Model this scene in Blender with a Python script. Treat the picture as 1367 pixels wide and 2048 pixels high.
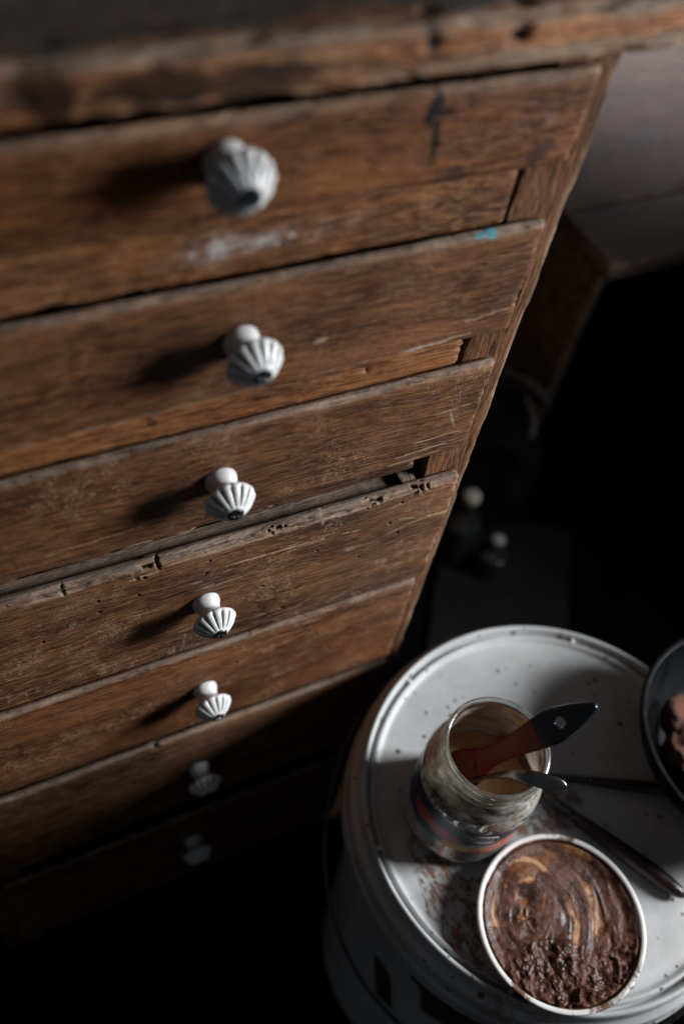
import bpy, bmesh, math, random
import numpy as np
from mathutils import Vector, Matrix

for o in list(bpy.data.objects): bpy.data.objects.remove(o)
SC = bpy.context.scene
COL = SC.collection
random.seed(7)

# ------------------------------------------------------------------ camera
cam_d = bpy.data.cameras.new('camera'); cam = bpy.data.objects.new('camera', cam_d); COL.objects.link(cam)
CR = Vector((0.89596909, -0.42213088, 0.1380033)); CU = Vector((0.26565306, 0.75841979, 0.59517045)); CF = Vector((0.35590426, 0.49659333, -0.79166105))
CLOC = Vector((-0.37503066, -0.35789792, 1.23306082))
cam.matrix_world = Matrix(((CR.x, CU.x, -CF.x, CLOC.x), (CR.y, CU.y, -CF.y, CLOC.y), (CR.z, CU.z, -CF.z, CLOC.z), (0, 0, 0, 1)))
cam_d.sensor_fit = 'VERTICAL'; cam_d.sensor_height = 36; cam_d.sensor_width = 24
cam_d.lens = 1982.86 / 2048 * 36
cam_d.clip_start = 0.02; cam_d.clip_end = 60
cam_d.dof.use_dof = True; cam_d.dof.focus_distance = 0.705; cam_d.dof.aperture_fstop = 2.8; cam_d.dof.aperture_blades = 9
SC.camera = cam

# ------------------------------------------------------------------ light
w = bpy.data.worlds.new('World'); SC.world = w; w.use_nodes = True
w.node_tree.nodes['Background'].inputs['Color'].default_value = (0.75, 0.86, 1.0, 1)
w.node_tree.nodes['Background'].inputs['Strength'].default_value = 0.046
LDIR = Vector((0.86, -0.36, 0.42)).normalized()          # towards the window
TARGET = Vector((-0.10, -0.10, 0.55))
ld = bpy.data.lights.new('window_light', 'AREA'); ld.shape = 'RECTANGLE'; ld.size = 0.36; ld.size_y = 0.48; ld.spread = math.radians(74)
ld.energy = 8.7; ld.color = (0.93, 0.96, 1.0)
lamp = bpy.data.objects.new('window_light', ld); COL.objects.link(lamp)
lamp.location = TARGET + LDIR * 1.5
lamp.rotation_euler = (-LDIR).to_track_quat('-Z', 'Y').to_euler()
# added spot lamp without a seen source, brightening only the bench's far end
l2 = bpy.data.lights.new('added_bench_spot', 'SPOT'); l2.energy = 320; l2.color = (.90, .90, 1.0); l2.spot_size = math.radians(46); l2.spot_blend = 1.0; l2.shadow_soft_size = .12
lamp2 = bpy.data.objects.new('added_bench_spot', l2); COL.objects.link(lamp2); lamp2.location = (1.65, 1.9, 1.75)
lamp2.rotation_euler = (Vector((1.20, 1.30, .35)) - lamp2.location).to_track_quat('-Z', 'Y').to_euler()
SC.view_settings.view_transform = 'Standard'; SC.view_settings.look = 'None'; SC.view_settings.gamma = 1; SC.view_settings.exposure = 0
SC.cycles.use_denoising = True; SC.cycles.denoising_prefilter = 'ACCURATE'; SC.cycles.use_adaptive_sampling = True; SC.cycles.adaptive_threshold = .008
SC.cycles.sample_clamp_indirect = 1.5; SC.cycles.sample_clamp_direct = 8; SC.cycles.max_bounces = 8; SC.cycles.transparent_max_bounces = 24
SC.cycles.caustics_reflective = False; SC.cycles.caustics_refractive = False

FLOOR = -0.10

# ------------------------------------------------------------------ numpy noise
def _hash(i, j, k, s):
    n = (i.astype(np.int64) * 374761393 + j.astype(np.int64) * 668265263 + k.astype(np.int64) * 2147483647 + s * 974634777) & 0xFFFFFFFF
    n = ((n ^ (n >> 13)) * 1274126177) & 0xFFFFFFFF
    n = ((n ^ (n >> 16)) * 2246822519) & 0xFFFFFFFF
    return ((n ^ (n >> 15)) & 0xFFFFFF) / float(0xFFFFFF)
def vnoise(P, s=0):
    P = np.asarray(P, float); I = np.floor(P); F = P - I; F = F * F * (3 - 2 * F); I = I.astype(np.int64)
    r = 0
    for a in (0, 1):
        wa = F[:, 0] if a else 1 - F[:, 0]
        for b in (0, 1):
            wb = F[:, 1] if b else 1 - F[:, 1]
            for c in (0, 1):
                wc = F[:, 2] if c else 1 - F[:, 2]
                r = r + wa * wb * wc * _hash(I[:, 0] + a, I[:, 1] + b, I[:, 2] + c, s)
    return r
def fbm(P, s=0, o=4):
    P = np.asarray(P, float); r = 0; a = .5; t = 0
    for i in range(o):
        r = r + a * vnoise(P * 2 ** i + 17.3 * i, s + i); t += a; a *= .5
    return r / t
def sstep(a, b, x):
    t = np.clip((x - a) / (b - a), 0, 1); return t * t * (3 - 2 * t)

# ------------------------------------------------------------------ object helpers
def obj(name, verts, faces, mat, parent=None, attrs=None, smooth=True):
    me = bpy.data.meshes.new(name)
    me.from_pydata(np.asarray(verts).tolist(), [], faces if isinstance(faces, list) else faces.tolist())
    if attrs:
        for k, v in attrs.items():
            a = me.attributes.new(k, 'FLOAT', 'POINT'); a.data.foreach_set('value', np.ascontiguousarray(v, dtype=np.float32))
    if smooth: me.polygons.foreach_set('use_smooth', [True] * len(me.polygons))
    me.update()
    return link(name, me, mat, parent)
def link(name, me, mat, parent=None):
    o = bpy.data.objects.new(name, me); COL.objects.link(o)
    if mat is not None and not me.materials: me.materials.append(mat)
    if parent is not None: attach(o, parent)
    return o
def attach(o, parent):
    bpy.context.view_layer.update()
    o.parent = parent; o.matrix_parent_inverse = parent.matrix_world.inverted()
def thing(name, label, cat, loc, group=None):
    o = bpy.data.objects.new(name, None); COL.objects.link(o); o.location = loc; o.empty_display_size = .03
    tag(o, label, cat, group); bpy.context.view_layer.update()
    return o
def tag(o, label, cat, group=None):
    o['label'] = label; o['category'] = cat
    if group: o['group'] = group
    return o
def grid_faces(nu, nv, wrap=False):
    i, j = np.meshgrid(np.arange(nu - 1), np.arange(nv if wrap else nv - 1), indexing='ij')
    a = i * nv + j; b = i * nv + (j + 1) % nv; c = (i + 1) * nv + (j + 1) % nv; d = (i + 1) * nv + j
    return np.stack([a, b, c, d], -1).reshape(-1, 4)
def box_mesh(x0, x1, y0, y1, z0, z1, bev=0.002, seg=2):
    bm = bmesh.new(); bmesh.ops.create_cube(bm, size=1)
    for v in bm.verts: v.co = Vector(((x0 + x1) / 2 + v.co.x * (x1 - x0), (y0 + y1) / 2 + v.co.y * (y1 - y0), (z0 + z1) / 2 + v.co.z * (z1 - z0)))
    if bev: bmesh.ops.bevel(bm, geom=bm.edges[:], offset=bev, segments=seg, affect='EDGES', profile=.6)
    me = bpy.data.meshes.new('box'); bm.to_mesh(me); bm.free()
    return me
def box(name, dims, mat, parent=None, bev=0.002): return link(name, box_mesh(*dims, bev=bev), mat, parent)

def lathe(prof, n=96, mod=None):
    """prof: list of (r, z[, flute weight]) -> verts, faces; closed ends where r == 0"""
    P = np.array([(q[0], q[1], q[2] if len(q) > 2 else 0) for q in prof], float)
    th = np.linspace(0, 2 * np.pi, n, endpoint=False)
    R = P[:, 0][:, None] * np.ones(n)
    if mod is not None: R = R * mod(th[None, :], P[:, 2][:, None])
    V = np.stack([R * np.cos(th), R * np.sin(th), P[:, 1][:, None] * np.ones(n)], -1).reshape(-1, 3)
    return V, grid_faces(len(P), n, True)[:, ::-1]
def dense(prof, step):
    out = [prof[0]]
    for a, b in zip(prof[:-1], prof[1:]):
        k = max(1, int(math.hypot(b[0] - a[0], b[1] - a[1]) / step))
        for i in range(1, k + 1): out.append(tuple(a[q] + (b[q] - a[q]) * i / k for q in range(len(a))))
    return out
def smooth_prof(pts, k=6):
    """Catmull-Rom through profile points"""
    P = [np.array(p, float) for p in pts]; P = [2 * P[0] - P[1]] + P + [2 * P[-1] - P[-2]]
    out = []
    for i in range(1, len(P) - 2):
        for t in np.linspace(0, 1, k, endpoint=False):
            a, b, c, d = P[i - 1], P[i], P[i + 1], P[i + 2]
            out.append(tuple(.5 * (2 * b + (c - a) * t + (2 * a - 5 * b + 4 * c - d) * t * t + (3 * b - a - 3 * c + d) * t ** 3)))
    out.append(tuple(P[-2])); return out
def disc_field(r, nr, nt, f):
    """polar height field: f(x, y) -> z"""
    rr = np.linspace(0, r, nr); rr[0] = r * 1e-4; th = np.linspace(0, 2 * np.pi, nt, endpoint=False)
    X = rr[:, None] * np.cos(th); Y = rr[:, None] * np.sin(th)
    x, y = X.ravel(), Y.ravel()
    return np.stack([x, y, f(x, y)], -1), grid_faces(nr, nt, True)[:, ::-1] if False else grid_faces(nr, nt, True)
def sweep(path, wid, thk, side, n=20, power=2.0):
    """elliptical section swept along path; side = unit vector of the wide direction"""
    path = np.array(path, float); V = []
    T = np.gradient(path, axis=0); T /= np.linalg.norm(T, axis=1)[:, None]
    th = np.linspace(0, 2 * np.pi, n, endpoint=False)
    for p, t, a, b, s in zip(path, T, wid, thk, side):
        s = np.array(s, float); s = s - t * (s @ t); s /= np.linalg.norm(s); u = np.cross(t, s)
        c, d = np.cos(th), np.sin(th)
        V.append(p + np.outer(a * np.sign(c) * abs(c) ** (2 / power), s) + np.outer(b * np.sign(d) * abs(d) ** (2 / power), u))
    V = np.concatenate(V); F = grid_faces(len(path), n, True)[:, ::-1].tolist()
    F.append(list(range(n))); F.append(list(range((len(path) - 1) * n, len(path) * n))[::-1])
    return V, F
def curve_mesh(splines, extrude, bevel, res=3):
    cu = bpy.data.curves.new('c', 'CURVE'); cu.dimensions = '2D'; cu.fill_mode = 'BOTH'; cu.extrude = extrude; cu.bevel_depth = bevel; cu.bevel_resolution = res
    for pts in splines:
        s = cu.splines.new('POLY'); s.points.add(len(pts) - 1); s.use_cyclic_u = True
        for q, p in zip(s.points, pts): q.co = (p[0], p[1], 0, 1)
    return _curve_to_mesh(cu)
def _curve_to_mesh(cu):
    t = bpy.data.objects.new('tmp', cu); COL.objects.link(t)
    dg = bpy.context.evaluated_depsgraph_get(); dg.update()
    me = bpy.data.meshes.new_from_object(t.evaluated_get(dg)); bpy.data.objects.remove(t); bpy.data.curves.remove(cu)
    return me
def text_mesh(s, size, extrude=0.0001, shear=0.0):
    cu = bpy.data.curves.new('t', 'FONT'); cu.body = s; cu.size = size; cu.extrude = extrude; cu.align_x = 'CENTER'; cu.shear = shear; cu.resolution_u = 4
    return _curve_to_mesh(cu)

# ------------------------------------------------------------------ node helpers
class G:
    def __init__(s, name):
        s.m = bpy.data.materials.new(name); s.m.use_nodes = True; s.t = s.m.node_tree; s.t.nodes.clear()
        s.out = s.t.nodes.new('ShaderNodeOutputMaterial')
    def n(s, ty, ins=None, **pr):
        nd = s.t.nodes.new(ty)
        for k, v in pr.items(): setattr(nd, k, v)
        for k, v in (ins or {}).items(): s.put(nd.inputs[k], v)
        return nd
    def put(s, sock, v):
        if isinstance(v, bpy.types.NodeSocket): s.t.links.new(v, sock)
        elif v is not None:
            if sock.type == 'RGBA' and not hasattr(v, '__len__'): v = (v, v, v, 1)
            if sock.type == 'RGBA' and len(v) == 3: v = (*v, 1)
            sock.default_value = v
    def math(s, op, a, b=None, c=None, clamp=False):
        nd = s.t.nodes.new('ShaderNodeMath'); nd.operation = op; nd.use_clamp = clamp
        for i, q in enumerate((a, b, c)):
            if q is not None: s.put(nd.inputs[i], q)
        return nd.outputs[0]
    def mix(s, f, a, b, bt='MIX'):
        nd = s.t.nodes.new('ShaderNodeMix'); nd.data_type = 'RGBA'; nd.blend_type = bt; nd.clamp_factor = True
        s.put(nd.inputs[0], f); s.put(nd.inputs[6], a); s.put(nd.inputs[7], b); return nd.outputs[2]
    def rng(s, v, a, b, c=0.0, d=1.0, smooth=True):
        nd = s.t.nodes.new('ShaderNodeMapRange'); nd.interpolation_type = 'SMOOTHSTEP' if smooth else 'LINEAR'
        for i, q in enumerate((v, a, b, c, d)): s.put(nd.inputs[i], q)
        return nd.outputs[0]
    def ramp(s, f, stops):
        nd = s.t.nodes.new('ShaderNodeValToRGB'); cr = nd.color_ramp
        while len(cr.elements) < len(stops): cr.elements.new(.5)
        for e, (p, c) in zip(cr.elements, stops): e.position = p; e.color = (*c, 1)
        s.put(nd.inputs[0], f); return nd.outputs[0]
    def coord(s, scale=(1, 1, 1), loc=(0, 0, 0), src=None):
        if src is None: src = s.n('ShaderNodeTexCoord').outputs['Object']
        return s.n('ShaderNodeMapping', {0: src, 'Scale': scale, 'Location': loc}).outputs[0]
    def noise(s, vec, scale=1, detail=6, rough=.55, dist=0.0):
        return s.n('ShaderNodeTexNoise', {'Vector': vec, 'Scale': scale, 'Detail': detail, 'Roughness': rough, 'Distortion': dist}).outputs['Fac']
    def attr(s, k): return s.n('ShaderNodeAttribute', attribute_name=k).outputs['Fac']
    def blob(s, vec, c, r, soft=.35):
        """soft ellipsoid mask round point c"""
        nd = s.n('ShaderNodeMapping', {0: vec, 'Location': c, 'Scale': r}, vector_type='TEXTURE').outputs[0]
        d = s.n('ShaderNodeVectorMath', {0: nd}, operation='LENGTH').outputs['Value']
        return s.rng(d, 1 + soft, 1 - soft)
    def warp(s, vec, scale, amt):
        nz = s.n('ShaderNodeTexNoise', {'Vector': vec, 'Scale': scale, 'Detail': 3.0}).outputs['Color']
        c = s.n('ShaderNodeVectorMath', {0: nz, 1: (.5, .5, .5)}, operation='SUBTRACT').outputs[0]
        c = s.n('ShaderNodeVectorMath', {0: c, 'Scale': amt}, operation='SCALE').outputs[0]
        return s.n('ShaderNodeVectorMath', {0: vec, 1: c}, operation='ADD').outputs[0]
    def bump(s, h, dist, strength=1.0, normal=None):
        return s.n('ShaderNodeBump', {'Height': h, 'Distance': dist, 'Strength': strength, 'Normal': normal}).outputs[0]
    def bsdf(s, **k):
        nd = s.t.nodes.new('ShaderNodeBsdfPrincipled')
        for q, v in k.items(): s.put(nd.inputs[q.replace('_', ' ')], v)
        s.t.links.new(nd.outputs[0], s.out.inputs[0]); return nd

# ------------------------------------------------------------------ materials
def wood(name, seed=0, axis='x', tint=(1, 1, 1), light=1.0, dust=.75, crackle=.5, gray=0.0, stain=None, rubk=.5):
    g = G(name); tc = g.n('ShaderNodeTexCoord').outputs['Object']
    off = (seed * 1.37, seed * 2.11, seed * .73)
    def sc(along, across): return (along, across, across) if axis == 'x' else ((across, across, along) if axis == 'z' else (across, along, across))
    base = g.warp(g.coord(src=tc, loc=off), 5, .02)
    band = g.noise(g.coord(sc(2.2, 26), src=base), 1, 3, .55, .6)
    fib = g.noise(g.coord(sc(14, 260), src=base), 1, 3, .65)
    fine = g.noise(g.coord(sc(60, 1000), src=base), 1, 1, .6)
    blotch = g.noise(base, 11, 3, .6)
    small = g.noise(base, 75, 4, .7)
    v = g.math('ADD', g.math('MULTIPLY', band, .42), g.math('ADD', g.math('MULTIPLY', fib, .30), g.math('MULTIPLY', blotch, .28)))
    T = lambda c: tuple(min(1, c[i] * tint[i] * light * (.84, .77, .70)[i]) for i in range(3))
    col = g.ramp(v, [(.36, T((.022, .0095, .005))), (.46, T((.082, .032, .0135))), (.55, T((.165, .070, .028))), (.68, T((.28, .145, .068)))])
    # open pores: short dark dashes along the grain
    pore = g.rng(g.noise(g.coord(sc(30, 620), src=base), 1, 2, .5), .60, .68)
    col = g.mix(g.math('MULTIPLY', pore, .8), col, T((.020, .009, .006)))
    col = g.mix(g.math('MULTIPLY', g.rng(fine, .46, .64), .48), col, T((.33, .185, .10)))
    # rubbed, bleached patches following the fibres
    rub = g.math('MULTIPLY', g.rng(g.math('ADD', g.math('MULTIPLY', small, .5), g.math('MULTIPLY', fib, .5)), .53, .66), g.rng(g.noise(base, 7, 3, .5), .46, .64))
    col = g.mix(g.math('MULTIPLY', rub, rubk), col, T((.40, .265, .17)))
    # dark old varnish and hand grime in soft patches
    dk = g.rng(g.noise(g.coord(sc(6, 15), src=base), 1, 4, .6), .54, .72)
    col = g.mix(g.math('MULTIPLY', dk, .72), col, T((.022, .011, .007)))
    # crazed varnish
    cn = g.noise(g.coord(sc(260, 210), src=base), 1, 2, .55, .8)
    cmask = g.math('MULTIPLY', g.rng(g.noise(g.coord(src=tc, loc=(seed * 3.1, 4, seed)), 15, 3, .6), .47, .64), crackle)
    crk = g.math('MULTIPLY', g.rng(g.math('ABSOLUTE', g.math('SUBTRACT', cn, .5)), .030, .008), cmask)
    crk = g.math('MULTIPLY', crk, g.rng(small, .42, .56))
    col = g.mix(g.math('MULTIPLY', crk, .9, clamp=True), col, T((.44, .315, .215)))
    # fine random scratches
    sw = g.n('ShaderNodeTexWave', {'Vector': g.warp(g.coord(src=tc, loc=off), 26, .05), 'Scale': 34.0, 'Distortion': 9.0, 'Detail': 2.0, 'Detail Scale': 3.0}).outputs['Fac']
    scr = g.math('MULTIPLY', g.rng(sw, .986, .998), g.rng(g.noise(base, 40, 3, .6), .54, .66))
    col = g.mix(g.math('MULTIPLY', scr, .5), col, T((.42, .31, .22)))
    if gray: col = g.mix(gray, col, g.mix(fib, (.040, .036, .033), (.15, .138, .128)))
    # explicit wear drawn on the mesh
    col = g.mix(g.math('MULTIPLY', g.attr('bare'), g.rng(small, .25, .55, .55, 1)), col, g.mix(fib, (.17, .10, .058), (.44, .32, .22)))
    if stain: col = stain(g, tc, col)
    # dust lying on faces that look up
    geo = g.n('ShaderNodeNewGeometry'); nz = g.n('ShaderNodeSeparateXYZ', {0: geo.outputs['Normal']}).outputs[2]
    du = g.math('MULTIPLY', g.rng(nz, .45, .95), g.math('MULTIPLY', g.rng(small, .25, .65, .5, 1), dust))
    col = g.mix(du, col, g.mix(blotch, (.10, .086, .076), (.21, .18, .158)))
    edge = g.rng(geo.outputs['Pointiness'], .515, .60)
    col = g.mix(g.math('MULTIPLY', edge, g.rng(small, .35, .6, .15, .75)), col, (.36, .24, .155))
    col = g.mix(g.math('MULTIPLY', g.attr('grime'), .95), col, (.008, .006, .005))
    pw = g.math('MULTIPLY', g.attr('paint'), g.rng(small, .36, .66))
    col = g.mix(pw, col, (.50, .46, .43))
    col = g.mix(g.attr('blue'), col, (.07, .27, .33))
    h = g.math('ADD', g.math('MULTIPLY', fib, .6), g.math('MULTIPLY', fine, .45))
    h = g.math('SUBTRACT', h, g.math('MULTIPLY', pore, .55)); h = g.math('ADD', h, g.math('MULTIPLY', small, .5))
    nrm = g.bump(h, .0019, 1.0)
    ro = g.math('ADD', g.rng(blotch, .3, .7, .50, .68), g.math('MULTIPLY', du, .3), clamp=True)
    g.bsdf(Base_Color=col, Roughness=ro, Normal=nrm, Specular_IOR_Level=.22)
    return g.m

def plain(name, col, rough=.5, metal=0.0, spec=.5, var=.25, scale=30, bump=0.0, coat=0.0):
    g = G(name); tc = g.coord(); n = g.noise(tc, scale, 6, .6)
    c = g.mix(g.rng(n, .3, .7), tuple(q * (1 - var) for q in col), tuple(min(1, q * (1 + var)) for q in col))
    k = dict(Base_Color=c, Roughness=g.rng(n, .3, .7, max(.03, rough * .8), min(1, rough * 1.2)), Metallic=metal, Specular_IOR_Level=spec, Coat_Weight=coat)
    if bump: k['Normal'] = g.bump(g.noise(tc, scale * 4, 5, .6), bump)
    g.bsdf(**k); return g.m

def mat_porcelain():
    g = G('porcelain'); tc = g.coord()
    n = g.noise(tc, 150, 5, .65)
    c = g.mix(g.rng(n, .35, .65), (.58, .575, .56), (.76, .75, .73))
    spot = g.math('MULTIPLY', g.rng(g.noise(tc, 520, 3, .6), .60, .68), g.rng(g.noise(g.coord(loc=(3, 1, 2)), 90, 2, .5), .52, .62))
    c = g.mix(g.math('MULTIPLY', spot, .8), c, (.20, .15, .11))
    c = g.mix(g.math('MULTIPLY', g.attr('grime'), g.rng(n, .3, .6, .55, 1)), c, (.035, .038, .038))
    g.bsdf(Base_Color=c, Roughness=g.rng(n, .3, .7, .26, .42), Specular_IOR_Level=.5, Coat_Weight=.25, Coat_Roughness=.12, Normal=g.bump(n, .0002)); return g.m

def mat_lid():
    g = G('lid_plastic'); tc = g.n('ShaderNodeTexCoord').outputs['Object']
    n = g.noise(tc, 14, 6, .65); f = g.noise(tc, 120, 5, .65)
    c = g.mix(g.rng(n, .3, .72), (.34, .345, .34), (.46, .47, .468))
    c = g.mix(g.math('MULTIPLY', g.rng(g.noise(g.coord(src=tc, loc=(5, 2, 0)), 26, 6, .7), .52, .72), .35), c, (.40, .35, .30))
    # spatter of dark drops
    wv = g.warp(tc, 260, .004)
    for sc_, lo, hi, th in ((46.0, .15, .11, .50), (90.0, .17, .12, .62)):
        vo = g.n('ShaderNodeTexVoronoi', {'Vector': wv, 'Scale': sc_, 'Randomness': 1.0})
        rnd = g.n('ShaderNodeSeparateColor', {0: vo.outputs['Color']}).outputs[0]
        sp = g.math('MULTIPLY', g.rng(g.math('ADD', vo.outputs['Distance'], g.math('MULTIPLY', g.math('SUBTRACT', rnd, .8), .12)), lo, hi), g.rng(rnd, th, th + .02))
        c = g.mix(g.math('MULTIPLY', sp, .9), c, (.055, .045, .038))
    # big smear of brown paste left of the tub, and the traces between jar and tub
    w2 = g.warp(tc, 30, .035)
    reg = g.math('MAXIMUM', g.blob(w2, (-.083, -.236, .395), (.022, .055, .1), .5), g.math('MULTIPLY', g.blob(w2, (.030, -.196, .395), (.040, .022, .1), .5), .75))
    reg = g.math('MAXIMUM', reg, g.math('MULTIPLY', g.blob(w2, (-.075, -.335, .395), (.04, .035, .1), .5), .35))
    st = g.noise(g.n('ShaderNodeMapping', {0: w2, 'Rotation': (0, 0, .5), 'Scale': (240, 60, 60)}).outputs[0], 1, 5, .65)
    st2 = g.noise(tc, 150, 6, .7)
    nn_ = g.math('ADD', g.math('MULTIPLY', st, .5), g.math('MULTIPLY', st2, .5))
    thin = g.math('MULTIPLY', reg, g.rng(nn_, .40, .58, .05, .6))
    c = g.mix(thin, c, (.26, .165, .11))
    sm = g.math('MULTIPLY', g.rng(reg, .15, .6), g.rng(nn_, .485, .56))
    c = g.mix(g.math('MULTIPLY', sm, .95), c, g.mix(g.rng(st2, .42, .6), (.060, .026, .014), (.21, .10, .05)))
    h = g.math('ADD', g.math('MULTIPLY', sm, 1.0), g.math('MULTIPLY', f, .25))
    g.bsdf(Base_Color=c, Roughness=g.rng(n, .3, .7, .34, .52), Specular_IOR_Level=.45, Normal=g.bump(h, .0008, .8))
    return g.m
def mat_bucket():
    g = G('bucket_plastic'); tc = g.coord()
    n = g.noise(tc, 18, 6, .65)
    c = g.mix(g.rng(n, .3, .72), (.42, .43, .42), (.58, .59, .58))
    c = g.mix(g.attr('print'), c, (.05, .055, .06))
    g.bsdf(Base_Color=c, Roughness=.42, Normal=g.bump(g.noise(tc, 90, 4, .6), .0004)); return g.m
def mat_paste():
    g = G('brown_paste'); tc = g.coord()
    n = g.noise(tc, 240, 4, .6); b = g.noise(tc, 60, 3, .6)
    t = g.attr('tan')
    c = g.mix(g.rng(b, .3, .7), (.032, .0095, .0048), (.090, .029, .012))
    c = g.mix(g.math('MULTIPLY', g.rng(n, .48, .66), .5), c, (.125, .050, .024))
    c = g.mix(g.rng(g.math('ADD', t, g.math('MULTIPLY', g.math('SUBTRACT', n, .5), .4)), .38, .80), c, (.19, .068, .022))
    c = g.mix(g.rng(g.math('ADD', t, g.math('MULTIPLY', g.math('SUBTRACT', n, .5), .25)), .84, 1.02), c, (.44, .25, .13))
    g.bsdf(Base_Color=c, Roughness=g.rng(b, .35, .65, .36, .6), Specular_IOR_Level=.32, Normal=g.bump(g.math('ADD', n, b), .0006)); return g.m
def mat_tub():
    g = G('tub_plastic'); tc = g.coord()
    n = g.noise(tc, 40, 6, .65)
    c = g.mix(g.rng(n, .3, .7), (.64, .60, .56), (.76, .735, .70))
    s = g.rng(g.math('ADD', g.attr('smear'), g.math('MULTIPLY', g.math('SUBTRACT', g.noise(tc, 110, 5, .7), .5), 1.1)), .42, .62)
    c = g.mix(s, c, g.mix(n, (.06, .026, .014), (.20, .10, .05)))
    g.bsdf(Base_Color=c, Roughness=.4, Subsurface_Weight=.12, Subsurface_Radius=(.01, .006, .004), Subsurface_Scale=.3, Normal=g.bump(s, .0006)); return g.m
def mat_glass():
    g = G('dirty_glass'); tc = g.coord()
    lw = g.n('ShaderNodeFresnel', {'IOR': 1.5}).outputs[0]
    tr = g.n('ShaderNodeBsdfTransparent', {'Color': (.86, .88, .86, 1)}).outputs[0]
    n1 = g.noise(g.warp(tc, 40, .02), 42, 4, .6); n2 = g.noise(g.coord((1, 1, 2)), 130, 3, .6)
    gl = g.n('ShaderNodeBsdfGlossy', {'Color': (.8, .8, .8, 1), 'Roughness': .12}).outputs[0]
    dcol = g.mix(g.rng(n2, .3, .65), (.48, .43, .36), (.66, .61, .54))
    df = g.n('ShaderNodeMixShader', {0: .4, 1: g.n('ShaderNodeBsdfDiffuse', {'Color': dcol}).outputs[0], 2: g.n('ShaderNodeBsdfTranslucent', {'Color': dcol}).outputs[0]}).outputs[0]
    a = g.n('ShaderNodeMixShader', {0: g.math('MULTIPLY', lw, 1.0), 1: tr, 2: gl}).outputs[0]
    dirt = g.math('MULTIPLY', g.rng(g.math('ADD', g.math('MULTIPLY', n1, .6), g.math('MULTIPLY', n2, .4)), .28, .72), g.attr('dirt'), clamp=True)
    sh = g.n('ShaderNodeMixShader', {0: dirt, 1: a, 2: df}).outputs[0]
    g.t.links.new(sh, g.out.inputs[0]); return g.m
def mat_residue():
    g = G('varnish_residue'); tc = g.coord()
    ring = g.noise(g.coord((9, 9, 75)), 1, 5, .6, 1.5); n = g.noise(tc, 70, 6, .7)
    c = g.mix(g.rng(ring, .35, .65), (.42, .27, .16), (.64, .56, .46))
    df = g.n('ShaderNodeBsdfPrincipled', {'Base Color': c, 'Roughness': .45}).outputs[0]
    df = g.n('ShaderNodeMixShader', {0: .45, 1: df, 2: g.n('ShaderNodeBsdfTranslucent', {'Color': c}).outputs[0]}).outputs[0]
    tr = g.n('ShaderNodeBsdfTransparent').outputs[0]
    k = g.math('ADD', g.attr('cover'), g.math('MULTIPLY', g.math('SUBTRACT', g.math('ADD', g.math('MULTIPLY', n, .5), g.math('MULTIPLY', ring, .5)), .5), 2.2))
    sh = g.n('ShaderNodeMixShader', {0: g.rng(k, .2, .7, 0, .93), 1: tr, 2: df}).outputs[0]
    g.t.links.new(sh, g.out.inputs[0]); return g.m
def mat_label():
    g = G('jar_label_paper')
    a = g.attr('ang'); z = g.attr('hgt')               # ang in radians from the text centre, hgt 0..1
    v = g.n('ShaderNodeCombineXYZ', {0: a, 1: z, 2: 0.0}).outputs[0]
    w2 = g.warp(v, 5, .16)
    navy = (.022, .026, .065)
    c = g.mix(g.blob(w2, (-.45, .72, 0), (.42, .30, 1), .5), navy, (0.056, 0.170, 0.250))
    c = g.mix(g.blob(w2, (-.92, .45, 0), (.32, .24, 1), .3), c, (0.460, 0.070, 0.070))
    c = g.mix(g.blob(w2, (-.55, .42, 0), (.34, .20, 1), .3), c, (0.640, 0.170, 0.190))
    c = g.mix(g.blob(w2, (-.75, .12, 0), (.30, .16, 1), .3), c, (0.032, 0.120, 0.140))
    c = g.mix(g.blob(w2, (-.05, .10, 0), (.50, .17, 1), .25), c, (0.600, 0.430, 0.210))
    c = g.mix(g.blob(w2, (.62, .34, 0), (.40, .14, 1), .25), c, (0.660, 0.080, 0.060))
    c = g.mix(g.blob(w2, (.50, .06, 0), (.55, .10, 1), .25), c, (0.720, 0.110, 0.056))
    gr = g.math('MULTIPLY', g.rng(g.math('ABSOLUTE', g.math('SUBTRACT', z, .50)), .035, .015), g.rng(g.math('ABSOLUTE', g.math('SUBTRACT', a, .35)), .42, .32))
    c = g.mix(gr, c, (0.100, 0.280, 0.140))
    n = g.noise(g.coord(), 150, 6, .7)
    c = g.mix(g.math('MULTIPLY', g.rng(n, .56, .68), .45), c, (.26, .22, .18))
    g.bsdf(Base_Color=c, Roughness=.42, Normal=g.bump(n, .0003)); return g.m
def mat_brush_red():
    g = G('red_lacquer'); tc = g.coord()
    n = g.noise(tc, 60, 6, .65)
    c = g.mix(g.rng(n, .3, .7), (.17, .014, .007), (.30, .030, .013))
    s = g.rng(g.noise(g.warp(tc, 60, .01), 75, 5, .7), .60, .68)
    c = g.mix(g.math('MULTIPLY', s, .85), c, (.018, .010, .008))
    g.bsdf(Base_Color=c, Roughness=g.rng(n, .3, .7, .35, .6), Normal=g.bump(n, .0004)); return g.m

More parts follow.
